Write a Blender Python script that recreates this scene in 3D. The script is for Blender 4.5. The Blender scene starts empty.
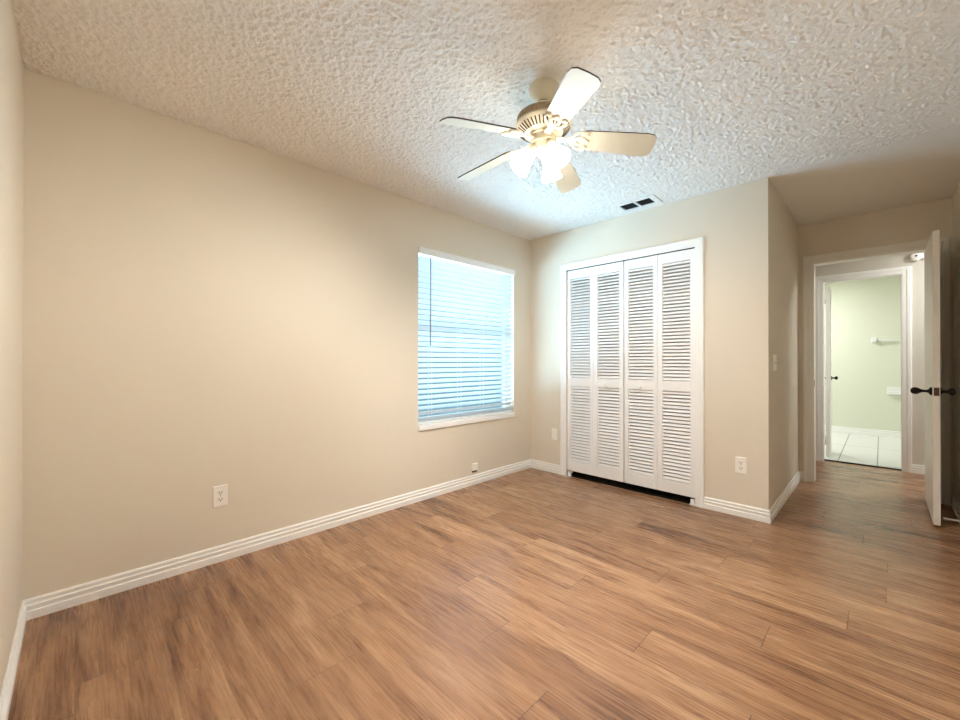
import bpy, math
from mathutils import Matrix, Vector

S = bpy.context.scene
COL = S.collection
R = math.radians
PI = math.pi

# ---------------------------------------------------------------- camera
cam_d = bpy.data.cameras.new('camera')
cam = bpy.data.objects.new('camera', cam_d); COL.objects.link(cam)
cam_d.sensor_fit = 'HORIZONTAL'; cam_d.sensor_width = 36.0
cam_d.lens = 402.46 / 960 * 36.0
cam_d.clip_start = 0.01; cam_d.clip_end = 200
cam.location = (2.674, 0.1665, 1.1402)
cam.rotation_euler = (R(90 + 0.154), R(0.0), R(134.93 - 90))
S.camera = cam

# ---------------------------------------------------------------- world: hazy daylight outside the window
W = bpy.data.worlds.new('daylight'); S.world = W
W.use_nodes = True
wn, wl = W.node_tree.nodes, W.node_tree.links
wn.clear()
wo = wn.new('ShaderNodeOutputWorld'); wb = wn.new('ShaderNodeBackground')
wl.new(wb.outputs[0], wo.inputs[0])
wtc = wn.new('ShaderNodeTexCoord'); wsx = wn.new('ShaderNodeSeparateXYZ')
wl.new(wtc.outputs['Generated'], wsx.inputs[0])
def wmath(op, a_, b_=None):
    n_ = wn.new('ShaderNodeMath'); n_.operation = op
    for i_, v_ in enumerate((a_, b_)):
        if v_ is None: continue
        if isinstance(v_, (int, float)): n_.inputs[i_].default_value = v_
        else: wl.new(v_, n_.inputs[i_])
    return n_.outputs[0]
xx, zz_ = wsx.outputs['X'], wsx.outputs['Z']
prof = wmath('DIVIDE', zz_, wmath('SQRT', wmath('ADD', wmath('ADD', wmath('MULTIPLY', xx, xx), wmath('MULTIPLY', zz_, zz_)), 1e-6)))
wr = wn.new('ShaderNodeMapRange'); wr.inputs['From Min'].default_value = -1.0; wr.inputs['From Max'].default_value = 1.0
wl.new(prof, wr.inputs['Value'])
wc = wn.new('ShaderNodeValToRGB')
wce = wc.color_ramp.elements          # low bright band added to light the ceiling through slats, dim band, hazy sky
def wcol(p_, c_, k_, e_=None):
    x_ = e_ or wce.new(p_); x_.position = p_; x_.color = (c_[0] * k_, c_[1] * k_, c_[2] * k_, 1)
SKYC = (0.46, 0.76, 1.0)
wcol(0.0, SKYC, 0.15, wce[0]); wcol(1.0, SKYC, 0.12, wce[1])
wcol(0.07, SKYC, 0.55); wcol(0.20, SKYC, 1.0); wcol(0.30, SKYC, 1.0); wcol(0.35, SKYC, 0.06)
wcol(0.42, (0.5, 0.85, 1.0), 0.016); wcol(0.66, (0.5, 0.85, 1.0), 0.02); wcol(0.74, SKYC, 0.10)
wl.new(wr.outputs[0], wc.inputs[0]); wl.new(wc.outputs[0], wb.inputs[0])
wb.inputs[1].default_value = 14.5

# ---------------------------------------------------------------- exposure
S.view_settings.view_transform = 'Standard'; S.view_settings.look = 'None'
S.view_settings.gamma = 1.0; S.view_settings.use_curve_mapping = False
S.view_settings.exposure = 0.98
S.cycles.diffuse_bounces = 8; S.cycles.max_bounces = 14
S.cycles.glossy_bounces = 4; S.cycles.transparent_max_bounces = 12
S.cycles.sample_clamp_indirect = 6.0
S.cycles.use_denoising = True
S.cycles.caustics_reflective = False; S.cycles.caustics_refractive = False

BULB_W = 41.0        # each bulb of the fan's light kit
LAMP = 9.0          # radiance of the frosted shades of the fan lights

# ---------------------------------------------------------------- area lights
def area(name, loc, rot, sx, sy, watt, col, portal=False):
    d = bpy.data.lights.new(name, 'AREA'); d.shape = 'RECTANGLE'; d.size = sx; d.size_y = sy
    d.energy = watt; d.color = col
    o = bpy.data.objects.new(name, d); COL.objects.link(o)
    o.location = loc; o.rotation_euler = rot
    if portal: d.cycles.is_portal = True
    return o
# daylight portal in the window opening (guides sampling only, adds no light)
area('window_portal', (-0.125, 2.738, 1.33), (0, R(-90), 0), 1.5, 1.2, 1.0, (1, 1, 1), True)
area('bathroom_ceiling_light', (1.62, 7.6, 2.42), (0, 0, 0), 0.7, 0.5, 17.5, (1.0, 0.99, 1.0))
area('hall_ceiling_light', (3.62, 5.66, 2.42), (0, 0, 0), 0.3, 0.3, 14.0, (0.97, 1.0, 1.0))

# ================================================================ materials
def new_mat(name):
    m = bpy.data.materials.new(name); m.use_nodes = True
    nt = m.node_tree; b = nt.nodes['Principled BSDF']
    return m, nt, b
def spec(b, v):
    b.inputs['Specular IOR Level'].default_value = v
def mat(name, col, rough=0.5, sp=0.5, metal=0.0, noise=0.0, bump=0.0, scale=40.0, emis=None, es=0.0):
    m, nt, b = new_mat(name)
    b.inputs['Base Color'].default_value = (*col, 1); b.inputs['Roughness'].default_value = rough
    b.inputs['Metallic'].default_value = metal; spec(b, sp)
    if emis:
        b.inputs['Emission Color'].default_value = (*emis, 1); b.inputs['Emission Strength'].default_value = es
    if noise or bump:
        tc = nt.nodes.new('ShaderNodeTexCoord'); n = nt.nodes.new('ShaderNodeTexNoise')
        n.inputs['Scale'].default_value = scale; n.inputs['Detail'].default_value = 3
        nt.links.new(tc.outputs['Object'], n.inputs['Vector'])
        if noise:
            mx = nt.nodes.new('ShaderNodeMixRGB'); mx.inputs[1].default_value = (*[c * (1 - noise) for c in col], 1)
            mx.inputs[2].default_value = (*[min(1, c * (1 + noise)) for c in col], 1)
            nt.links.new(n.outputs['Fac'], mx.inputs[0]); nt.links.new(mx.outputs[0], b.inputs['Base Color'])
        if bump:
            bp = nt.nodes.new('ShaderNodeBump'); bp.inputs['Strength'].default_value = bump
            bp.inputs['Distance'].default_value = 0.002
            nt.links.new(n.outputs['Fac'], bp.inputs['Height']); nt.links.new(bp.outputs[0], b.inputs['Normal'])
    return m

M_wall = mat('beige_paint', (0.755, 0.695, 0.59), 0.75, 0.25, noise=0.015, bump=0.25, scale=140)
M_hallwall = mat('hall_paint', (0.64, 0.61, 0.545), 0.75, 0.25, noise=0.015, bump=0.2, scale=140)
M_bath = mat('pale_green_paint', (0.75, 0.78, 0.665), 0.7, 0.3, noise=0.01, bump=0.15, scale=140)
M_white = mat('white_trim_paint', (0.91, 0.91, 0.89), 0.4, 0.4, noise=0.01)
M_door = mat('white_door_paint', (0.84, 0.82, 0.76), 0.4, 0.4, noise=0.01)
M_louver = mat('white_louver_paint', (0.92, 0.92, 0.92), 0.45, 0.35, noise=0.01)
M_vinyl = mat('white_vinyl', (0.91, 0.92, 0.92), 0.4, 0.4, noise=0.01)
M_slat = mat('blind_slat_white', (0.76, 0.79, 0.80), 0.45, 0.4, noise=0.01)
M_cord = mat('blind_cord', (0.8, 0.82, 0.82), 0.8, 0.2, noise=0.03)
M_wand = mat('blind_wand_grey', (0.22, 0.24, 0.26), 0.3, 0.5, noise=0.05)
M_dark = mat('dark_void', (0.012, 0.011, 0.010), 0.9, 0.1, noise=0.1)
M_closet_shade = mat('closet_floor_shade', (0.02, 0.016, 0.013), 0.95, 0.05, noise=0.2, scale=300)  # near-black colour holds the shade seen below the closet doors
M_bronze = mat('oil_rubbed_bronze', (0.018, 0.012, 0.010), 0.28, 0.6, metal=0.6, noise=0.15)
M_latch = mat('bronze_latch', (0.10, 0.05, 0.03), 0.35, 0.6, metal=0.7, noise=0.15)
M_steel = mat('hinge_white', (0.82, 0.82, 0.80), 0.35, 0.5, noise=0.02)
M_plate = mat('ivory_plate', (0.92, 0.90, 0.84), 0.35, 0.5, noise=0.01)
M_plug = mat('wallplate_white', (0.90, 0.88, 0.82), 0.3, 0.5, noise=0.01)
M_fan = mat('antique_white_metal', (0.80, 0.74, 0.58), 0.35, 0.5, noise=0.02)
M_fanb = mat('antique_band', (0.50, 0.40, 0.27), 0.45, 0.4, noise=0.08)
M_blade = mat('cream_blade', (0.78, 0.74, 0.60), 0.4, 0.45, noise=0.02)
M_edge = mat('blade_edge_dark', (0.07, 0.05, 0.035), 0.5, 0.4, noise=0.1)
M_brass = mat('chain_brass', (0.45, 0.36, 0.2), 0.35, 0.5, metal=0.8, noise=0.05)
M_chrome = mat('ceramic_white', (0.90, 0.91, 0.90), 0.15, 0.6, noise=0.01)
M_vent = mat('vent_white', (0.80, 0.80, 0.78), 0.4, 0.4, noise=0.02)
M_ventslat = mat('vent_grey_slat', (0.06, 0.06, 0.06), 0.5, 0.4, noise=0.05)
M_rubber = mat('stop_rubber', (0.8, 0.79, 0.75), 0.6, 0.3, noise=0.02)

def emis_mat(name, col, s):
    m, nt, b = new_mat(name)
    b.inputs['Base Color'].default_value = (0.9, 0.85, 0.72, 1); b.inputs['Roughness'].default_value = 0.4
    tc = nt.nodes.new('ShaderNodeTexCoord'); n = nt.nodes.new('ShaderNodeTexNoise'); n.inputs['Scale'].default_value = 12
    nt.links.new(tc.outputs['Object'], n.inputs['Vector'])
    mr = nt.nodes.new('ShaderNodeMapRange'); mr.inputs['To Min'].default_value = 0.92 * s; mr.inputs['To Max'].default_value = 1.08 * s
    nt.links.new(n.outputs['Fac'], mr.inputs['Value'])
    b.inputs['Emission Color'].default_value = (*col, 1)
    nt.links.new(mr.outputs[0], b.inputs['Emission Strength'])
    return m
M_shade = emis_mat('frosted_glass_lit', (1.0, 0.93, 0.83), LAMP)
M_neck = emis_mat('frosted_glass_neck', (1.0, 0.74, 0.36), 1.2)
M_bulb = emis_mat('bulb_lit', (1.0, 0.90, 0.76), LAMP * 3.0)

# window glass: clear, lets daylight straight through
M_glass, nt, b = new_mat('window_glass')
nt.nodes.remove(b)
mo = nt.nodes['Material Output']
tr = nt.nodes.new('ShaderNodeBsdfTransparent'); gl = nt.nodes.new('ShaderNodeBsdfGlossy'); ms = nt.nodes.new('ShaderNodeMixShader')
gl.inputs['Roughness'].default_value = 0.02; tr.inputs[0].default_value = (0.93, 0.97, 0.97, 1)
ms.inputs[0].default_value = 0.05
nt.links.new(tr.outputs[0], ms.inputs[1]); nt.links.new(gl.outputs[0], ms.inputs[2])
nt.links.new(ms.outputs[0], mo.inputs[0])

# popcorn ceiling
M_ceil, nt, b = new_mat('popcorn_ceiling')
b.inputs['Roughness'].default_value = 0.95; spec(b, 0.1)
tc = nt.nodes.new('ShaderNodeTexCoord')
n1 = nt.nodes.new('ShaderNodeTexNoise'); n1.inputs['Scale'].default_value = 80; n1.inputs['Detail'].default_value = 2.5; n1.inputs['Roughness'].default_value = 0.6
v1 = nt.nodes.new('ShaderNodeTexVoronoi'); v1.inputs['Scale'].default_value = 115; v1.feature = 'SMOOTH_F1'; v1.inputs['Smoothness'].default_value = 0.4
n2 = nt.nodes.new('ShaderNodeTexNoise'); n2.inputs['Scale'].default_value = 3.0
for n in (n1, v1, n2): nt.links.new(tc.outputs['Object'], n.inputs['Vector'])
mr = nt.nodes.new('ShaderNodeMapRange'); mr.inputs['From Min'].default_value = 0.40; mr.inputs['From Max'].default_value = 0.62
nt.links.new(n1.outputs['Fac'], mr.inputs['Value'])
sb = nt.nodes.new('ShaderNodeMath'); sb.operation = 'MULTIPLY_ADD'; sb.inputs[1].default_value = -0.7
nt.links.new(v1.outputs['Distance'], sb.inputs[0]); nt.links.new(mr.outputs[0], sb.inputs[2])
bp = nt.nodes.new('ShaderNodeBump'); bp.inputs['Strength'].default_value = 0.5; bp.inputs['Distance'].default_value = 0.004
nt.links.new(sb.outputs[0], bp.inputs['Height']); nt.links.new(bp.outputs[0], b.inputs['Normal'])
mx = nt.nodes.new('ShaderNodeMixRGB'); mx.inputs[1].default_value = (0.84, 0.82, 0.78, 1); mx.inputs[2].default_value = (0.88, 0.86, 0.82, 1)
nt.links.new(n2.outputs['Fac'], mx.inputs[0]); nt.links.new(mx.outputs[0], b.inputs['Base Color'])

# wood plank floor, planks run along X
def plank_floor():
    m, nt, b = new_mat('oak_vinyl_plank')
    N, L = nt.nodes, nt.links
    tc = N.new('ShaderNodeTexCoord'); sx = N.new('ShaderNodeSeparateXYZ'); L.new(tc.outputs['Object'], sx.inputs[0])
    def math_(op, a, b_=None, c=None):
        n = N.new('ShaderNodeMath'); n.operation = op
        for i, v in enumerate((a, b_, c)):
            if v is None: continue
            if isinstance(v, (int, float)): n.inputs[i].default_value = v
            else: L.new(v, n.inputs[i])
        return n.outputs[0]
    PW, PL, Y0 = 0.1925, 1.22, 0.742
    ry = math_('DIVIDE', math_('SUBTRACT', sx.outputs['Y'], Y0), PW)
    row = math_('FLOOR', ry); fy = math_('SUBTRACT', ry, row)
    off = math_('FRACT', math_('ADD', math_('MULTIPLY', row, 0.78346), math_('MULTIPLY', math_('MULTIPLY', row, row), 0.98831)))
    rx = math_('SUBTRACT', math_('DIVIDE', sx.outputs['X'], PL), off)
    col = math_('FLOOR', rx); fx = math_('SUBTRACT', rx, col)
    cv = N.new('ShaderNodeCombineXYZ'); L.new(col, cv.inputs[0]); L.new(row, cv.inputs[1])
    wn_ = N.new('ShaderNodeTexWhiteNoise'); wn_.noise_dimensions = '3D'; L.new(cv.outputs[0], wn_.inputs['Vector'])
    rnd = wn_.outputs['Value']
    # grain coordinates, shifted per plank
    gx = math_('ADD', sx.outputs['X'], math_('MULTIPLY', rnd, 37.0)); gy = math_('ADD', sx.outputs['Y'], math_('MULTIPLY', rnd, 11.0))
    def stretched(kx, ky, scale, detail, rough=0.55, dist=0.0):
        c = N.new('ShaderNodeCombineXYZ'); L.new(math_('MULTIPLY', gx, kx), c.inputs[0]); L.new(math_('MULTIPLY', gy, ky), c.inputs[1])
        n = N.new('ShaderNodeTexNoise'); n.inputs['Scale'].default_value = scale; n.inputs['Detail'].default_value = detail
        n.inputs['Roughness'].default_value = rough; n.inputs['Distortion'].default_value = dist
        L.new(c.outputs[0], n.inputs['Vector']); return n.outputs['Fac']
    broad = stretched(1.3, 13.0, 1.0, 3.0, 0.55, 0.9)
    fine = stretched(5.0, 120.0, 1.0, 4.0, 0.6, 0.3)
    knot = stretched(4.0, 15.0, 1.0, 2.0, 0.5, 1.5)
    g = math_('ADD', math_('MULTIPLY', broad, 0.70), math_('MULTIPLY', fine, 0.30))
    g = math_('ADD', g, math_('MULTIPLY', math_('SUBTRACT', rnd, 0.5), 0.10))
    cr = N.new('ShaderNodeValToRGB'); e = cr.color_ramp.elements
    e[0].position = 0.31; e[0].color = (0.125, 0.054, 0.026, 1)
    e[1].position = 0.68; e[1].color = (0.48, 0.283, 0.158, 1)
    x = e.new(0.42); x.color = (0.245, 0.119, 0.060, 1)
    x = e.new(0.53); x.color = (0.352, 0.188, 0.098, 1)
    L.new(g, cr.inputs[0])
    kr = N.new('ShaderNodeMapRange'); kr.inputs['From Min'].default_value = 0.62; kr.inputs['From Max'].default_value = 0.74
    L.new(knot, kr.inputs['Value'])
    mk = N.new('ShaderNodeMixRGB'); mk.inputs[2].default_value = (0.13, 0.06, 0.03, 1)
    L.new(math_('MULTIPLY', kr.outputs[0], 0.55), mk.inputs[0]); L.new(cr.outputs[0], mk.inputs[1])
    # seams between planks
    ey = math_('MULTIPLY', math_('MINIMUM', fy, math_('SUBTRACT', 1.0, fy)), PW)
    ex = math_('MULTIPLY', math_('MINIMUM', fx, math_('SUBTRACT', 1.0, fx)), PL)
    seam = math_('MAXIMUM', math_('MULTIPLY', math_('LESS_THAN', ey, 0.0011), 0.35), math_('MULTIPLY', math_('LESS_THAN', ex, 0.0018), 0.75))
    md = N.new('ShaderNodeMixRGB'); md.inputs[2].default_value = (0.07, 0.035, 0.02, 1)
    L.new(seam, md.inputs[0]); L.new(mk.outputs[0], md.inputs[1])
    L.new(md.outputs[0], b.inputs['Base Color'])
    rr = N.new('ShaderNodeMapRange'); rr.inputs['To Min'].default_value = 0.22; rr.inputs['To Max'].default_value = 0.33
    L.new(fine, rr.inputs['Value']); L.new(rr.outputs[0], b.inputs['Roughness'])
    spec(b, 0.5)
    bp = N.new('ShaderNodeBump'); bp.inputs['Strength'].default_value = 0.25; bp.inputs['Distance'].default_value = 0.001
    L.new(math_('SUBTRACT', math_('MULTIPLY', fine, 0.4), seam), bp.inputs['Height']); L.new(bp.outputs[0], b.inputs['Normal'])
    return m
M_floor = plank_floor()

def tile_mat():
    m, nt, b = new_mat('white_floor_tile')
    N, L = nt.nodes, nt.links
    tc = N.new('ShaderNodeTexCoord'); mp = N.new('ShaderNodeMapping'); L.new(tc.outputs['Object'], mp.inputs[0])
    mp.inputs['Location'].default_value = (-0.08, -0.02, 0)
    br = N.new('ShaderNodeTexBrick'); br.offset = 0.0; L.new(mp.outputs[0], br.inputs['Vector'])
    br.inputs['Color1'].default_value = (0.80, 0.82, 0.82, 1); br.inputs['Color2'].default_value = (0.78, 0.80, 0.80, 1)
    br.inputs['Mortar'].default_value = (0.22, 0.22, 0.22, 1); br.inputs['Scale'].default_value = 1.0
    br.inputs['Mortar Size'].default_value = 0.005; br.inputs['Brick Width'].default_value = 0.32; br.inputs['Row Height'].default_value = 1.25
    L.new(br.outputs[0], b.inputs['Base Color']); b.inputs['Roughness'].default_value = 0.3
    return m
M_tile = tile_mat()

# ================================================================ mesh helpers
class MB:
    def __init__(s): s.v = []; s.f = []; s.mi = []; s.m = 0; s.sm = []
    def add(s, vs, fs, M=None, smooth=False):
        o = len(s.v)
        for v in vs:
            v = Vector(v)
            s.v.append(tuple(M @ v) if M is not None else tuple(v))
        for f in fs: s.f.append([i + o for i in f]); s.mi.append(s.m); s.sm.append(smooth)
    def box(s, x0, x1, y0, y1, z0, z1, M=None):
        s.add([(x0,y0,z0),(x1,y0,z0),(x1,y1,z0),(x0,y1,z0),(x0,y0,z1),(x1,y0,z1),(x1,y1,z1),(x0,y1,z1)],
              [(0,3,2,1),(4,5,6,7),(0,1,5,4),(1,2,6,5),(2,3,7,6),(3,0,4,7)], M)
    def lathe(s, prof, n=32, M=None, closed=False):
        vs = []; fs = []; k = len(prof)
        for i in range(n):
            a = 2 * PI * i / n
            for r, z in prof: vs.append((r * math.cos(a), r * math.sin(a), z))
        for i in range(n):
            j = (i + 1) % n
            for q in range(k if closed else k - 1):
                q2 = (q + 1) % k
                fs.append((i*k+q, j*k+q, j*k+q2, i*k+q2))
        if not closed:
            if prof[0][0] > 1e-6: fs.append([i*k for i in range(n)][::-1])
            if prof[-1][0] > 1e-6: fs.append([i*k+k-1 for i in range(n)])
        s.add(vs, fs, M, True)
    def tube(s, pts, r, n=10, M=None):
        pts = [Vector(p) for p in pts]; vs = []; fs = []
        for i, p in enumerate(pts):
            t = (pts[min(i+1, len(pts)-1)] - pts[max(i-1, 0)]).normalized()
            u = t.cross(Vector((0, 0, 1)))
            if u.length < 1e-3: u = t.cross(Vector((1, 0, 0)))
            u.normalize(); w = t.cross(u)
            rr = r[i] if isinstance(r, (list, tuple)) else r
            for k in range(n):
                a = 2 * PI * k / n; vs.append(tuple(p + (u * math.cos(a) + w * math.sin(a)) * rr))
        for i in range(len(pts) - 1):
            for k in range(n):
                k2 = (k + 1) % n; fs.append((i*n+k, i*n+k2, (i+1)*n+k2, (i+1)*n+k))
        fs.append(list(range(n))[::-1]); fs.append([(len(pts)-1)*n + k for k in range(n)])
        s.add(vs, fs, M, True)
    def prism(s, poly, h0, h1, M=None):
        n = len(poly)
        vs = [(x, y, h0) for x, y in poly] + [(x, y, h1) for x, y in poly]
        fs = [list(range(n))[::-1], [i + n for i in range(n)]] + [(i, (i+1) % n, (i+1) % n + n, i + n) for i in range(n)]
        s.add(vs, fs, M)
    def build(s, name, m, parent=None, bevel=0.0, loc=None):
        me = bpy.data.meshes.new(name); me.from_pydata(s.v, [], s.f); me.update()
        for x in (m if isinstance(m, (list, tuple)) else [m]): me.materials.append(x)
        me.polygons.foreach_set('material_index', s.mi); me.polygons.foreach_set('use_smooth', s.sm)
        import bmesh
        bm = bmesh.new(); bm.from_mesh(me); bmesh.ops.recalc_face_normals(bm, faces=bm.faces)
        if any(s.sm):
            for e in bm.edges:
                if len(e.link_faces) == 2 and e.calc_face_angle(0) > R(40): e.smooth = False
        bm.to_mesh(me); bm.free()
        o = bpy.data.objects.new(name, me); COL.objects.link(o)
        if parent is not None: o.parent = parent
        if loc is not None: o.location = loc
        if bevel:
            md = o.modifiers.new('bevel', 'BEVEL'); md.width = bevel; md.segments = 2; md.limit_method = 'ANGLE'
        return o
def struct(o, label=None):
    o['kind'] = 'structure'
    if label: o['label'] = label
    return o
def tag(o, label, cat, group=None):
    o['label'] = label; o['category'] = cat
    if group: o['group'] = group
    return o
def empty(name, loc=(0, 0, 0), rz=0.0):
    o = bpy.data.objects.new(name, None); COL.objects.link(o); o.location = loc; o.rotation_euler = (0, 0, rz)
    o.empty_display_size = 0.05
    return o
def T(x, y, z): return Matrix.Translation((x, y, z))
def RX(a): return Matrix.Rotation(a, 4, 'X')
def RY(a): return Matrix.Rotation(a, 4, 'Y')
def RZ(a): return Matrix.Rotation(a, 4, 'Z')
def copy_tree(o, parent=None):
    c = o.copy(); COL.objects.link(c)
    if parent is not None: c.parent = parent
    for ch in list(o.children): copy_tree(ch, c)
    return c

# ================================================================ room dimensions
H = 2.44; D = 3.615; XE = 2.109; DA = 5.06; XR = 3.075; TH = 0.12
WY0, WY1, WZ0, WZ1 = 2.133, 3.340, 0.575, 2.080           # window opening in the window wall
CX0, CX1, CZ = 0.448, 1.637, 2.045                         # closet opening
DX0, DX1, DZ = 2.222, 2.985, 2.055                         # bedroom door opening
HY = 6.20; HT = 0.12                                       # hallway far wall
BX0, BX1, BZ = 2.200, 2.825, 2.045                         # bathroom door opening
BY = 8.72                                                  # bathroom back wall

# ---------------------------------------------------------------- floor, ceiling, walls
def wall(name, boxes, m):
    mb = MB()
    for b_ in boxes: mb.box(*b_)
    return struct(mb.build(name, m))
mb = MB(); mb.box(-TH, 5.0, -TH, HY + 0.05, -0.1, 0.0); struct(mb.build('floor', M_floor), 'warm brown wood plank floor')
mb = MB(); mb.box(0.0, XE - TH, D + 0.003, D + 0.65, 0.0005, 0.003); struct(mb.build('floor_closet_shade', M_closet_shade), 'dark sheet for the shade under the closet doors')  # thin sheet added to paint the closet floor's shade
mb = MB(); mb.box(1.0, 4.0, HY + 0.05, BY + TH, -0.1, 0.004); struct(mb.build('floor_bathroom', M_tile), 'white tile bathroom floor')
def popcorn_ceiling():
    import numpy as np
    st = 0.0055; z1 = H + 0.1
    nx = int(round((XR + 0.02) / st)) + 1; ny = int(round((D + 0.012) / st)) + 1
    rng = np.random.default_rng(7); n_ = rng.standard_normal((nx, ny))
    def blur(a, sg):
        fx = np.fft.fftfreq(nx)[:, None]; fy = np.fft.fftfreq(ny)[None, :]
        b_ = np.real(np.fft.ifft2(np.fft.fft2(a) * np.exp(-2 * (np.pi * sg) ** 2 * (fx ** 2 + fy ** 2)))); return b_ / b_.std()
    g = 0.93 * blur(n_, 0.72) + 0.38 * blur(rng.standard_normal((nx, ny)), 1.5)
    h = np.clip(0.0026 + POP * g, 0.0, 0.009)
    X, Y = np.meshgrid(-0.01 + np.arange(nx) * st, -0.01 + np.arange(ny) * st, indexing='ij')
    h *= np.clip((D + 0.002 - Y) / 0.02, 0.0, 1.0)          # runs out at the closet wall line
    h[(X > 1.10) & (X < 1.424) & (Y > 3.33) & (Y < 3.535)] = 0.0     # flat under the air vent
    co = np.stack([X, Y, H - h], -1).reshape(-1, 3)
    i = (np.arange(nx - 1)[:, None] * ny + np.arange(ny - 1)[None, :]).ravel()
    q = np.stack([i, i + 1, i + ny + 1, i + ny], -1)          # facing down
    bx = np.array([(-TH, -TH, H + 0.001), (XR + TH, -TH, H + 0.001), (XR + TH, DA + 0.05, H + 0.001), (-TH, DA + 0.05, H + 0.001),
                   (-TH, -TH, z1), (XR + TH, -TH, z1), (XR + TH, DA + 0.05, z1), (-TH, DA + 0.05, z1)])
    bf = np.array([(0, 3, 2, 1), (4, 5, 6, 7), (0, 1, 5, 4), (1, 2, 6, 5), (2, 3, 7, 6), (3, 0, 4, 7)]) + len(co)
    co = np.concatenate([co, bx]); q = np.concatenate([q, bf]); nf = len(q)
    me = bpy.data.meshes.new('ceiling'); me.vertices.add(len(co)); me.vertices.foreach_set('co', co.astype(np.float32).ravel())
    me.loops.add(nf * 4); me.loops.foreach_set('vertex_index', q.astype(np.int32).ravel())
    me.polygons.add(nf); me.polygons.foreach_set('loop_start', np.arange(0, nf * 4, 4, dtype=np.int32))
    me.polygons.foreach_set('use_smooth', np.array([True] * (nf - 6) + [False] * 6))
    me.update(calc_edges=True); me.validate(); me.materials.append(M_ceil)
    o = bpy.data.objects.new('ceiling', me); COL.objects.link(o)
    return struct(o, 'white popcorn textured ceiling')
POP = 0.0027
popcorn_ceiling()
mb = MB(); mb.box(1.0, 5.0, DA + 0.05, BY + TH, H, H + 0.1); struct(mb.build('ceiling_hall', M_hallwall))
# window wall (x = 0) with its opening
wall('wall_window', [(-TH, 0, -TH, WY0, 0, H), (-TH, 0, WY1, D + 0.75, 0, H), (-TH, 0, WY0, WY1, 0, WZ0), (-TH, 0, WY0, WY1, WZ1, H)], M_wall)
wall('wall_left', [(0, XR, -TH, 0, 0, H)], M_wall)
# closet wall with its opening, and the closet behind it
wall('wall_closet', [(0, CX0, D, D + TH, 0, H), (CX1, XE, D, D + TH, 0, H), (CX0, CX1, D, D + TH, CZ, H)], M_wall)
wall('wall_closet_inside', [(0, XE - TH, D + 0.65, D + 0.75, 0, H)], M_wall)
wall('wall_alcove', [(XE - TH, XE, D + TH, DA, 0, H)], M_wall)
wall('wall_right', [(XR, XR + TH, -TH, DA + TH, 0, H)], M_wall)
wall('wall_door', [(XE - TH, DX0, DA, DA + TH, 0, H), (DX1, XR, DA, DA + TH, 0, H), (DX0, DX1, DA, DA + TH, DZ, H)], M_wall)
wall('wall_hall', [(1.0, BX0, HY, HY + HT, 0, H), (BX1, 5.0, HY, HY + HT, 0, H), (BX0, BX1, HY, HY + HT, BZ, H)], M_hallwall)
wall('wall_hall_left', [(0.9, 1.0, DA, BY, 0, H), (1.0, XE - TH, DA, DA + TH, 0, H)], M_hallwall)
wall('wall_hall_right', [(5.0, 5.1, DA, BY, 0, H), (XR + TH, 5.0, DA, DA + TH, 0, H)], M_hallwall)
wall('wall_bathroom', [(1.0, 4.0, BY, BY + TH, 0, H)], M_bath)
wall('wall_bathroom_left', [(1.0, 1.1, HY + HT, BY, 0, H)], M_bath)
wall('wall_bathroom_right', [(3.9, 4.0, HY + HT, BY, 0, H)], M_bath)

# ---------------------------------------------------------------- baseboards
BT = 0.014
BPROF = [(0, 0), (BT, 0), (BT, 0.036), (0.0085, 0.039), (0.0085, 0.050), (0.0125, 0.053), (0.0125, 0.061), (0.0065, 0.064),
         (0.0065, 0.073), (0.0090, 0.076), (0.0090, 0.082), (0.005, 0.089), (0, 0.089)]
def baseboard(name, p0, p1, nrm, e0='sq', e1='sq', m=M_white, k=1.0):
    p0 = Vector((*p0, 0)); p1 = Vector((*p1, 0)); n = Vector((*nrm, 0)); t = (p1 - p0).normalized()
    sh = {'sq': 0, 'in': 1, 'out': -1}
    vs = []; q = len(BPROF)
    for d, z in BPROF: vs.append(p0 + n * d + t * d * sh[e0] + Vector((0, 0, z * k)))
    for d, z in BPROF: vs.append(p1 + n * d - t * d * sh[e1] + Vector((0, 0, z * k)))
    fs = [(i, (i + 1) % q, (i + 1) % q + q, i + q) for i in range(q)] + [list(range(q))[::-1], [i + q for i in range(q)]]
    mb = MB(); mb.add(vs, fs)
    return struct(mb.build(name, m))
baseboard('baseboard_window', (0, 0), (0, D), (1, 0), 'in', 'in')
baseboard('baseboard_left', (0, 0), (XR, 0), (0, 1), 'in', 'in')
baseboard('baseboard_closet', (0, D), (CX0 - 0.064, D), (0, -1), 'in', 'sq')
baseboard('baseboard_corner', (CX1 + 0.055, D), (XE, D), (0, -1), 'sq', 'out')
baseboard('baseboard_alcove', (XE, D), (XE, DA), (1, 0), 'out', 'in')
baseboard('baseboard_door', (XE, DA), (DX0 - 0.078, DA), (0, -1), 'in', 'sq')
baseboard('baseboard_right', (XR, 0), (XR, DA), (-1, 0), 'in', 'in')
baseboard('baseboard_hall', (BX1 + 0.068, HY), (5.0, HY), (0, -1))
baseboard('baseboard_bathroom', (1.1, BY), (3.9, BY), (0, -1), k=1.15)

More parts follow.
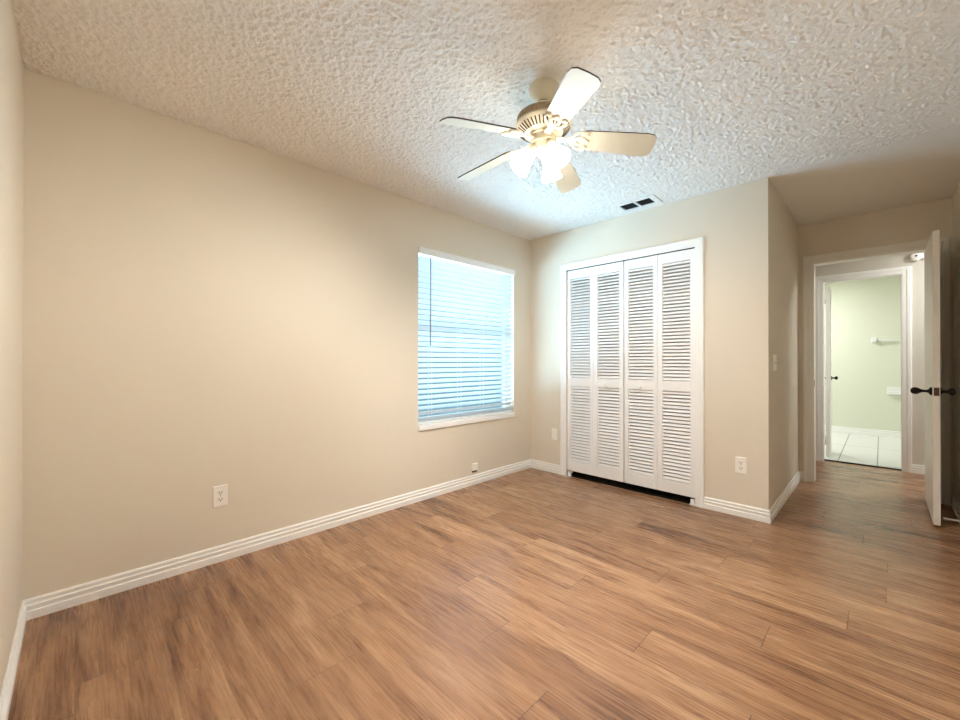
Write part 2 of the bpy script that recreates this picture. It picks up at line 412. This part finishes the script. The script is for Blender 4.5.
# ---------------------------------------------------------------- door and closet casings
def casing(name, x0, x1, zt, y, s, prof, m=M_white, jamb=None, jt=0.018):
    """three mitred sides around an opening in a wall facing s along Y; prof is (width outward, thickness)"""
    mb = MB(); q = len(prof); vs = []
    for w, d in prof: vs.append((x0 - w, y + s * d, 0))
    for w, d in prof: vs.append((x0 - w, y + s * d, zt + w))
    for w, d in prof: vs.append((x1 + w, y + s * d, zt + w))
    for w, d in prof: vs.append((x1 + w, y + s * d, 0))
    fs = []
    for k in range(3):
        for i in range(q):
            j = (i + 1) % q; fs.append((k*q+i, k*q+j, (k+1)*q+j, (k+1)*q+i))
    fs += [list(range(q)), [3*q + i for i in range(q)][::-1]]
    mb.add(vs, fs)
    if jamb:
        a, c = jamb
        mb.box(x0 - 0.002, x0 + jt, a, c, 0, zt); mb.box(x1 - jt, x1 + 0.002, a, c, 0, zt); mb.box(x0, x1, a, c, zt - jt, zt + 0.002)
    return struct(mb.build(name, m))
CP = lambda w: [(-0.004, 0), (-0.004, 0.009), (0.004, 0.011), (w * 0.45, 0.013), (w * 0.55, 0.017), (w - 0.006, 0.018), (w, 0.014), (w, 0)]
casing('trim_1', CX0, CX1, CZ, D, -1, CP(0.062))['label'] = 'white casing around the closet opening'
casing('trim_2', DX0, DX1, DZ, DA, -1, CP(0.076), M_door, (DA - 0.002, DA + TH + 0.002), 0.004)['label'] = 'white casing around the bedroom doorway'
casing('trim_3', BX0, BX1, BZ, HY, -1, CP(0.068), M_white, (HY - 0.002, HY + HT + 0.002), 0.006)['label'] = 'white casing around the bathroom doorway'
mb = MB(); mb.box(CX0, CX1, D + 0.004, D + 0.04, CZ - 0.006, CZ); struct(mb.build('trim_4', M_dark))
mb = MB(); mb.box(BX0 + 0.006, BX1 - 0.006, HY + 0.03, HY + 0.075, 0, 0.008); struct(mb.build('trim_5', M_dark), 'dark threshold under the bathroom doorway')

# ---------------------------------------------------------------- window_1 : frame, sashes, panes, stool
win = empty('window_1', (-0.06, WY0, WZ0)); struct(win, 'double hung window with white frame behind blinds')
def wl_(mb): return mb
iw = Matrix.Translation((0.06, -WY0, -WZ0))
mb = MB()
for y0, y1, z0, z1 in ((WY0, WY0 + 0.045, WZ0, WZ1), (WY1 - 0.045, WY1, WZ0, WZ1), (WY0, WY1, WZ1 - 0.045, WZ1), (WY0, WY1, WZ0, WZ0 + 0.045)):
    mb.box(-0.118, -0.088, y0, y1, z0, z1, iw)
mb.build('window_frame', M_vinyl, win)
mb = MB(); mb.box(-0.108, -0.090, WY0 + 0.045, WY1 - 0.045, 1.314, 1.336, iw); mb.build('meeting_rail', M_vinyl, win)
for z0, z1 in ((WZ0 + 0.045, 1.314), (1.336, WZ1 - 0.045)):
    mb = MB(); mb.box(-0.104, -0.101, WY0 + 0.045, WY1 - 0.045, z0, z1, iw); mb.build('pane', M_glass, win)
mb = MB(); mb.box(-0.088, 0.016, WY0 + 0.001, WY1 - 0.001, WZ0 - 0.004, WZ0 + 0.040, iw); mb.build('window_sill', M_vinyl, win, 0.004)

# ---------------------------------------------------------------- the window blind
bl = empty('window_blind', (-0.03, (WY0 + WY1) / 2, WZ0 + 0.04))
tag(bl, 'white horizontal slat blind with grey wand in the window', 'blind')
ib = Matrix.Translation((0.03, -(WY0 + WY1) / 2, -(WZ0 + 0.04)))
by0, by1 = WY0 + 0.006, WY1 - 0.006
mb = MB(); mb.box(-0.068, -0.012, by0, by1, 2.030, WZ1 - 0.003, ib); mb.build('headrail', M_slat, bl)
mb = MB()
pv = [(0.000, 2.018), (0.012, 2.022), (0.014, 2.060), (0.010, 2.077), (0.000, 2.077), (-0.004, 2.05)]
n = len(pv); vs = [(x, by0 - 0.004, z) for x, z in pv] + [(x, by1 + 0.012, z) for x, z in pv]
mb.add(vs, [list(range(n)), [i + n for i in range(n)][::-1]] + [(i, (i+1) % n, (i+1) % n + n, i + n) for i in range(n)], ib)
mb.build('valance', M_vinyl, bl)
PITCH = 0.0445; TILT = R(39); SZ0 = 0.705
mb = MB()
zc = SZ0
while zc < 2.025:
    A = ib @ T(-0.036, 0, zc) @ RY(-TILT)      # inner edge up
    sec = [(-0.025, -0.0014), (-0.012, 0.0010), (0, 0.0018), (0.012, 0.0010), (0.025, -0.0014),
           (0.025, 0.0008), (0.012, 0.0032), (0, 0.0040), (-0.012, 0.0032), (-0.025, 0.0008)]
    q = len(sec); vs = [(x, by0, z) for x, z in sec] + [(x, by1, z) for x, z in sec]
    mb.add(vs, [list(range(q)), [i + q for i in range(q)][::-1]] + [(i, (i+1) % q, (i+1) % q + q, i + q) for i in range(q)], A)
    zc += PITCH
mb.build('slats', M_slat, bl)
mb = MB()
for z in (0.668, 0.658, 0.648): mb.box(-0.061, -0.011, by0, by1, z, z + 0.003, ib)
mb.build('stacked_slats', M_slat, bl)
mb = MB(); mb.box(-0.061, -0.011, by0, by1, 0.617, 0.640, ib); mb.build('bottom_rail', M_slat, bl, 0.003)
for y in (WY0 + 0.15, (WY0 + WY1) / 2 - 0.12, (WY0 + WY1) / 2 + 0.17, WY1 - 0.13):
    mb = MB()
    for x in (-0.0135, -0.0585): mb.tube([ib @ Vector((x, y, 0.63)), ib @ Vector((x, y, 2.03))], 0.0016, 6)
    mb.build('ladder_cord', M_cord, bl)
mb = MB(); mb.tube([ib @ Vector((-0.004, WY0 + 0.125, 2.02)), ib @ Vector((0.004, WY0 + 0.125, 1.98)), ib @ Vector((0.004, WY0 + 0.125, 1.27))], [0.003, 0.0045, 0.0055], 8)
mb.build('tilt_wand', M_wand, bl)

# ---------------------------------------------------------------- bifold closet doors
PWID = (CX1 - CX0 - 0.018) / 4
def bifold(x_left, knob_on_second):
    r = empty('bifold_door', (x_left, D + 0.008, 0.0))
    Z0, Z1 = 0.056, CZ - 0.010; pt = 0.028
    for k in range(2):
        x0 = k * PWID + 0.0012; x1 = (k + 1) * PWID - 0.0012; st = 0.036
        mb = MB()
        mb.box(x0, x0 + st, 0, pt, Z0, Z1); mb.box(x1 - st, x1, 0, pt, Z0, Z1)
        rails = ((Z0, Z0 + 0.100), (0.893, 0.978), (Z1 - 0.082, Z1))
        for a, c in rails: mb.box(x0 + st, x1 - st, 0, pt, a, c)
        pn = mb.build('panel', M_louver, r, 0.0015)
        for nm, (a, c) in (('lower_louvers', (rails[0][1], rails[1][0])), ('upper_louvers', (rails[1][1], rails[2][0]))):
            ml = MB(); cnt = round((c - a) / 0.0290); p = (c - a) / cnt
            for i in range(cnt):
                A = T(0, pt / 2, a + (i + 0.5) * p) @ RX(R(54))    # room-side edge lower
                ml.box(x0 + st - 0.003, x1 - st + 0.003, -0.0110, 0.0110, -0.0019, 0.0019, A)
            ml.build(nm, M_louver, pn)
    kx = PWID * (1.46 if knob_on_second else 0.50)
    mb = MB(); mb.lathe([(0, 0.034), (0.010, 0.033), (0.0165, 0.026), (0.017, 0.020), (0.012, 0.013), (0.007, 0.009), (0.008, 0.0), ], 20, T(kx, 0, 0.912) @ RX(R(90)))
    mb.build('knob', M_chrome, r)
    return r
b1 = bifold(CX0 + 0.005, True); tag(b1, 'white louvered bifold closet door nearer the window', 'closet door', 'louvered bifold closet doors')
b2 = bifold(CX0 + 0.013 + 2 * PWID, False); tag(b2, 'white louvered bifold closet door nearer the doorway', 'closet door', 'louvered bifold closet doors')
for o in (b1, b2): o['kind'] = 'thing'
for x, lab in ((CX0 + 0.005, 'small white floor pivot bracket beside the closet casing nearer the window'), (CX1 - 0.05, 'small white floor pivot bracket at the closet casing nearer the duplex outlet')):
    mb = MB(); mb.box(0, 0.045, -0.012, 0.03, 0, 0.004); mb.box(0.008, 0.036, -0.002, 0.024, 0.004, 0.040)
    tag(mb.build('pivot_bracket', M_chrome, None, 0.002, (x, D + 0.006, 0)), lab, 'bracket', 'closet floor brackets')

# ---------------------------------------------------------------- bedroom door, open against the right wall
door = empty('door_1', (DX1 - 0.027, DA - 0.004, 0.0)); struct(door, 'white bedroom door standing open along the right wall')
DW = 0.735; DT = 0.035
mb = MB()      # local: hinge at origin, slab runs to -Y, thickness to -X
mb.box(-DT, 0, -DW, 0, 0.018, 2.035)
mb.build('slab', M_door, door, 0.0015)
kz = 0.93; ky = -DW + 0.062
egg = [(0.0, 0.104), (0.012, 0.102), (0.021, 0.095), (0.0255, 0.083), (0.024, 0.070), (0.017, 0.058), (0.010, 0.048), (0.009, 0.030), (0.012, 0.018), (0.026, 0.010), (0.029, 0.004), (0.029, 0.0)]
mb = MB(); mb.lathe(egg, 24, T(-DT, ky, kz) @ RY(R(-90))); o = mb.build('knob', M_bronze, door); o['label'] = 'dark bronze egg knob'
mb = MB(); mb.lathe([(r, z * 0.72) for r, z in egg], 24, T(0, ky, kz) @ RY(R(90))); o = mb.build('knob', M_bronze, door); o['label'] = 'dark bronze egg knob'
mb = MB(); mb.box(-DT / 2 - 0.0125, -DT / 2 + 0.0125, -DW - 0.0015, -DW + 0.002, kz - 0.028, kz + 0.028)
mb.box(-DT / 2 - 0.006, -DT / 2 + 0.006, -DW - 0.008, -DW, kz - 0.008, kz + 0.008)
o = mb.build('latch_plate', M_latch, door); o['label'] = 'bronze latch plate'
for z in (0.22, 1.02, 1.82):
    mb = MB(); mb.tube([(0.004, 0.002, z - 0.045), (0.004, 0.002, z + 0.045)], 0.006, 10); mb.build('hinge', M_latch, door)
mb = MB(); mb.box(DX0 + 0.003, DX0 + 0.0055, DA + 0.006, DA + 0.034, 0.90, 0.965); o = struct(mb.build('trim_6', M_bronze), 'dark bronze strike plate on the doorway jamb')

# ---------------------------------------------------------------- bathroom door, open inwards and seen edge on
bd = empty('door_2', (BX0 + 0.016, HY + HT + 0.002, 0.0), R(2.5)); struct(bd, 'white bathroom door standing open, seen edge on')
mb = MB(); mb.box(0, 0.034, 0.002, 0.56, 0.022, 2.012); mb.build('slab', M_white, bd, 0.0015)
ek = [(r * 0.9, z * 0.62) for r, z in egg]
mb = MB(); mb.lathe(ek, 20, T(0.034, 0.505, 0.93) @ RY(R(90))); mb.build('knob', M_bronze, bd)
mb = MB(); mb.lathe(ek, 20, T(0.0, 0.505, 0.93) @ RY(R(-90))); mb.build('knob', M_bronze, bd)
for z in (0.22, 1.86):
    mb = MB(); mb.box(-0.006, 0.002, -0.006, 0.006, z - 0.05, z + 0.05); mb.tube([(-0.004, -0.006, z - 0.05), (-0.004, -0.006, z + 0.05)], 0.006, 8)
    mb.build('hinge', M_steel, bd)

# ---------------------------------------------------------------- ceiling fan
FX, FY = 1.54, 1.73
fan = empty('ceiling_fan', (FX, FY, H))
tag(fan, 'cream five blade ceiling fan with three lit glass shades', 'ceiling fan')
def zz(l): return [(r, z - H) for r, z in l]
mb = MB(); mb.lathe(zz([(0.0, 2.4395), (0.069, 2.4395), (0.071, 2.430), (0.067, 2.410), (0.058, 2.392), (0.046, 2.378), (0.034, 2.370), (0.0, 2.370)]), 40); mb.build('canopy', M_fan, fan)
mb = MB(); mb.lathe(zz([(0.024, 2.372), (0.024, 2.350), (0.0, 2.350)]), 24); mb.build('down_rod', M_edge, fan)
mb = MB(); mb.lathe(zz([(0.0, 2.356), (0.040, 2.356), (0.046, 2.340), (0.075, 2.326), (0.105, 2.303), (0.118, 2.292), (0.118, 2.258), (0.132, 2.258), (0.134, 2.250), (0.128, 2.243), (0.082, 2.212), (0.070, 2.210), (0.0, 2.210)]), 48)
mot = mb.build('motor_housing', M_fan, fan)
mb = MB()
mb.lathe(zz([(0.115, 2.297), (0.126, 2.294), (0.126, 2.287), (0.120, 2.285), (0.120, 2.265), (0.127, 2.263), (0.127, 2.257), (0.117, 2.255)]), 48, closed=True)
for i in range(44):
    mb.box(0.118, 0.1255, -0.0038, 0.0038, 2.264 - H, 2.288 - H, RZ(2 * PI * i / 44))
mb.build('ribbed_band', M_fanb, mot)
mb = MB()
for i in range(40):
    mb.box(-0.019, 0.019, -0.0028, 0.0028, -0.002, 0.0022, RZ(2 * PI * i / 40) @ T(0.107, 0, 2.2285 - H) @ RY(R(-34)))
mb.build('vent_slots', M_edge, mot)
mb = MB(); mb.lathe(zz([(0.0, 2.212), (0.066, 2.212), (0.068, 2.204), (0.060, 2.200), (0.058, 2.180), (0.062, 2.172), (0.060, 2.166), (0.0, 2.166)]), 36); mb.build('switch_housing', M_fan, fan)
mb = MB(); mb.lathe(zz([(0.0, 2.167), (0.052, 2.166), (0.050, 2.150), (0.040, 2.130), (0.022, 2.112), (0.010, 2.102), (0.008, 2.092), (0.0, 2.090)]), 32); mb.build('light_fitter', M_fan, fan)
mb = MB(); mb.tube([(-0.045, -0.045, 2.170 - H), (-0.047, -0.047, 2.150 - H), (-0.047, -0.047, 2.075 - H)], 0.0013, 6)
mb.lathe([(0, 0.0), (0.004, -0.004), (0.005, -0.014), (0.0, -0.022)], 10, T(-0.047, -0.047, 2.075 - H)); mb.build('pull_chain', M_brass, fan)

# blades: built once along +X, then copied round the hub
blade_ang = [-36.5, 42, -108, -174, 107]
outline = [(0.172, -0.030), (0.180, -0.046), (0.200, -0.052), (0.470, -0.064), (0.500, -0.058), (0.514, -0.040), (0.517, 0.0),
           (0.514, 0.040), (0.500, 0.058), (0.470, 0.064), (0.200, 0.052), (0.180, 0.046), (0.172, 0.030)]
def droop(M0): return M0
def make_blade():
    mb = MB(); n = len(outline)
    vs = [(x, y, -0.003) for x, y in outline] + [(x, y, 0.003) for x, y in outline]
    mb.add(vs, [list(range(n))[::-1]])                                       # underside
    mb.m = 1
    mb.add(vs, [[i + n for i in range(n)]] + [(i, (i+1) % n, (i+1) % n + n, i + n) for i in range(n)])
    return mb.build('blade', [M_blade, M_edge], fan)
def make_iron():
    mb = MB()
    # flat arm, flared plate with open scrolls under the blade root
    mb.prism([(0.060, -0.016), (0.110, -0.012), (0.150, -0.016), (0.150, 0.016), (0.110, 0.012), (0.060, 0.016)], -0.012, -0.006)
    for s in (-1, 1):
        mb.tube([(0.125, s * 0.010, -0.010), (0.140, s * 0.026, -0.010), (0.158, s * 0.042, -0.009), (0.180, s * 0.050, -0.008), (0.202, s * 0.046, -0.007),
                 (0.206, s * 0.034, -0.007), (0.192, s * 0.028, -0.007)], 0.0055, 8)
        mb.tube([(0.150, s * 0.006, -0.010), (0.168, s * 0.020, -0.009), (0.186, s * 0.018, -0.008), (0.196, s * 0.006, -0.008), (0.214, 0.0, -0.007)], 0.005, 8)
    for x, y in ((0.205, 0.0), (0.195, 0.036), (0.195, -0.036)):
        mb.lathe([(0.0, -0.014), (0.006, -0.012), (0.007, -0.006), (0.0, -0.004)], 10, T(x, y, 0.0))
    return mb.build('blade_iron', M_fan, fan)
blade0 = make_blade(); iron0 = make_iron()
for i, a in enumerate(blade_ang):
    Mx = T(0, 0, 2.206 - H) @ RZ(R(a)) @ RY(R(6.5)) @ RX(R(-18))
    for p0 in (blade0, iron0):
        o = p0 if i == 0 else p0.copy()
        if i: COL.objects.link(o); o.parent = fan
        o.matrix_local = Mx
# three lamp arms with bell shades
for i, a in enumerate((225, 345, 105)):
    A = RZ(R(a))
    mb = MB(); mb.tube([A @ Vector((0.030, 0, 2.150 - H)), A @ Vector((0.040, 0, 2.150 - H)), A @ Vector((0.048, 0, 2.142 - H))], 0.010, 12)
    P = A @ T(0.047, 0, 2.142 - H) @ RY(R(180 - 38))      # local +Z runs down the shade axis
    mb.lathe([(0.0, -0.012), (0.026, -0.010), (0.030, 0.0), (0.030, 0.014), (0.0, 0.014)], 24, P)
    arm = mb.build('lamp_arm', M_fan, fan)
    mb = MB()
    pr = [(0.027, 0.006), (0.0275, 0.026), (0.030, 0.044), (0.035, 0.066), (0.041, 0.088), (0.047, 0.108), (0.050, 0.116)]
    pr2 = [(r - 0.003, z) for r, z in pr[::-1]]
    mb.lathe(pr + pr2, 32, P, closed=True)
    mb.mi = [1 if any((P.inverted() @ Vector(mb.v[k])).z < 0.012 for k in f) else 0 for f in mb.f]
    mb.build('lamp_shade', [M_shade, M_neck], arm)
    mb = MB(); mb.lathe([(0.0, 0.014), (0.013, 0.016), (0.014, 0.028), (0.018, 0.036), (0.019, 0.043), (0.016, 0.051), (0.009, 0.055), (0.0, 0.056)], 20, P)
    mb.build('bulb', M_bulb, arm)
    pl = bpy.data.lights.new('fan_bulb_light', 'POINT'); pl.energy = BULB_W; pl.color = (1.0, 0.95, 0.88); pl.shadow_soft_size = 0.019
    po = bpy.data.objects.new('fan_bulb_light', pl); COL.objects.link(po); po.location = (Vector((FX, FY, H)) + P @ Vector((0, 0, 0.077)))

# ---------------------------------------------------------------- ceiling air vent
VX0, VX1, VY0, VY1 = 1.105, 1.418, 3.335, 3.530
vt = empty('ceiling_vent', ((VX0 + VX1) / 2, (VY0 + VY1) / 2, H)); tag(vt, 'white metal air vent in the ceiling with two dark openings', 'air vent')
hx, hy = (VX1 - VX0) / 2, (VY1 - VY0) / 2
mb = MB()
mb.box(-hx, hx, -hy, -hy + 0.028, -0.010, -0.0005); mb.box(-hx, hx, hy - 0.040, hy, -0.010, -0.0005)
ya, yb = -hy + 0.028, hy - 0.040
mb.box(-hx, -hx + 0.022, ya, yb, -0.010, -0.0005); mb.box(hx - 0.042, hx, ya, yb, -0.010, -0.0005); mb.box(-0.018, 0.002, ya, yb, -0.010, -0.0005)
mb.build('vent_frame', M_vent, vt)
mb = MB(); mb.box(-hx + 0.01, hx - 0.01, -hy + 0.01, hy - 0.01, -0.0015, -0.0004); mb.build('duct_opening', M_dark, vt)
mb = MB()
for k in range(6):
    y = -hy + 0.042 + k * 0.020
    mb.box(-hx + 0.026, hx - 0.042, -0.007, 0.007, -0.0006, 0.0006, T(0, y, -0.006) @ RX(R(35)))
mb.build('vent_blades', M_ventslat, vt)

# ---------------------------------------------------------------- outlets, switch, plates (local: plate in XZ, facing -Y)
def plate_mb(w, h, t=0.006):
    mb = MB()
    pr = [(1.0, 0.0), (1.0, -0.45 * t), (0.94, -t)]
    vs = []
    for s, y in pr:
        a = w / 2 - (1 - s) * 0.035; c = h / 2 - (1 - s) * 0.035
        vs += [(-a, y, -c), (a, y, -c), (a, y, c), (-a, y, c)]
    fs = [(0, 1, 2, 3), (11, 10, 9, 8)]
    for k in range(2):
        for i in range(4):
            j = (i + 1) % 4; fs.append((k*4+i, k*4+j, k*4+4+j, k*4+4+i))
    mb.add(vs, fs); return mb
def outlet(loc, rz, label):
    r = empty('wall_outlet', loc, rz); tag(r, label, 'outlet', 'duplex wall outlets')
    plate_mb(0.072, 0.118).build('cover_plate', M_plate, r)
    for s in (1, -1):
        mb = MB(); w = 0.017
        poly = [(w * math.cos(t), max(-0.0125, min(0.0125, 0.0165 * math.sin(t)))) for t in [2 * PI * i / 24 for i in range(24)]]
        mb.prism(poly, 0.0, 0.0035, T(0, -0.005, s * 0.0195) @ RX(R(90)))
        soc = mb.build('socket', M_plug, r)
        mb = MB()
        mb.box(-0.0085, -0.0055, -0.0092, -0.0080, s * 0.0195 - 0.002, s * 0.0195 + 0.0075)
        mb.box(0.0055, 0.0085, -0.0092, -0.0080, s * 0.0195 - 0.002, s * 0.0195 + 0.0075)
        mb.lathe([(0, 0.0012), (0.003, 0.0012), (0.003, 0), (0, 0)], 10, T(0, -0.0080, s * 0.0195 - 0.0075) @ RX(R(90)))
        mb.build('slots', M_dark, soc)
    mb = MB(); mb.lathe([(0, 0.0015), (0.003, 0.001), (0.003, 0), (0, 0)], 10, T(0, -0.0058, 0) @ RX(R(90))); mb.build('screw', M_brass, r)
    return r
outlet((0.0, 0.747, 0.372), R(90), 'ivory duplex outlet low on the wall left of the window')
outlet((1.943, D, 0.375), 0, 'ivory duplex outlet low on the wall right of the closet')
r = empty('blank_wall_plate', (0.311, D, 0.394)); tag(r, 'small ivory wall plate in the corner left of the closet', 'wall plate')
plate_mb(0.070, 0.115).build('cover_plate', M_plate, r)
mb = MB(); mb.box(-0.0165, 0.0165, -0.0068, -0.004, -0.033, 0.033); mb.build('insert', M_plug, r, 0.001)
# light switch on the alcove side of the closet corner (faces +X)
r = empty('light_switch', (XE, 3.835, 1.128), R(90)); tag(r, 'ivory light switch plate on the wall beside the doorway', 'light switch')
plate_mb(0.116, 0.118).build('cover_plate', M_plate, r)
for x in (-0.023, 0.023):
    mb = MB(); mb.box(x - 0.005, x + 0.005, -0.006, -0.004, -0.012, 0.012); mb.build('switch_slot', M_dark, r)
    mb = MB(); mb.box(-0.004, 0.004, -0.016, 0, -0.005, 0.005, T(x, -0.004, 0.002) @ RX(R(-22))); mb.build('toggle', M_plug, r, 0.001)
# small phone jack above the baseboard under the window
r = empty('phone_jack', (0.0, 2.765, 0.150), R(90)); tag(r, 'tiny beige jack box just above the baseboard under the window', 'phone jack')
mb = MB(); mb.box(-0.033, 0.033, -0.020, 0, -0.020, 0.045); mb.build('jack_box', M_plate, r, 0.004)
mb = MB(); mb.box(-0.026, 0.026, -0.018, -0.002, -0.034, -0.020); mb.build('plug_socket', M_bronze, r, 0.002)

# ---------------------------------------------------------------- spring door stop on the right baseboard
mb = MB()
mb.lathe([(0.0, 0.0), (0.014, 0.0), (0.014, 0.004), (0.006, 0.006)], 16)
for i in range(14): mb.lathe([(0.0045, 0.006 + i * 0.0042), (0.0062, 0.0081 + i * 0.0042), (0.0045, 0.0102 + i * 0.0042)], 12)
mb.lathe([(0.0, 0.064), (0.0075, 0.064), (0.008, 0.080), (0.005, 0.086), (0.0, 0.086)], 14)
o = mb.build('door_stop', M_rubber, None, 0, (XR - BT, 4.42, 0.05)); o.rotation_euler = (0, R(-90), 0)
tag(o, 'small white door stop on the right baseboard behind the open door', 'door stop')

# ---------------------------------------------------------------- hallway and bathroom fittings
r = empty('smoke_detector', (2.925, HY, 2.205)); tag(r, 'round white detector on the hallway wall above the bathroom doorway corner', 'smoke detector')
mb = MB(); mb.lathe([(0, 0.040), (0.030, 0.040), (0.042, 0.034), (0.048, 0.022), (0.050, 0.0)], 28, RX(R(90))); mb.build('body', M_chrome, r)
mb = MB(); mb.lathe([(0.0, 0.043), (0.008, 0.043), (0.009, 0.039), (0.0, 0.039)], 14, RX(R(90))); mb.build('test_button', M_bronze, r)
mb = MB(); mb.box(0.035, 0.100, -0.030, 0, -0.035, 0.045); mb.build('bracket', M_chrome, r, 0.003)
tb = empty('towel_bar', (2.60, BY, 1.46)); tag(tb, 'white ceramic towel bar on the green bathroom wall', 'towel bar')
for x in (0.0, 0.60):
    mb = MB(); mb.box(x - 0.034, x + 0.034, -0.012, 0, -0.045, 0.045); mb.box(x - 0.024, x + 0.024, -0.075, -0.010, -0.030, 0.030); mb.build('post', M_chrome, tb, 0.006)
mb = MB(); mb.tube([(0.01, -0.055, 0), (0.59, -0.055, 0)], 0.011, 12); mb.build('bar', M_chrome, tb)
ph = empty('soap_dish', (2.83, BY, 0.70)); tag(ph, 'white ceramic holder set on the bathroom wall below the towel bar', 'soap dish')
mb = MB(); mb.box(-0.10, 0.10, -0.014, 0, -0.060, 0.060); mb.build('back_plate', M_chrome, ph, 0.005)
mb = MB(); mb.box(-0.085, 0.085, -0.070, -0.012, -0.050, -0.028); mb.box(-0.085, 0.085, -0.070, -0.060, -0.030, -0.005); mb.build('tray', M_chrome, ph, 0.005)
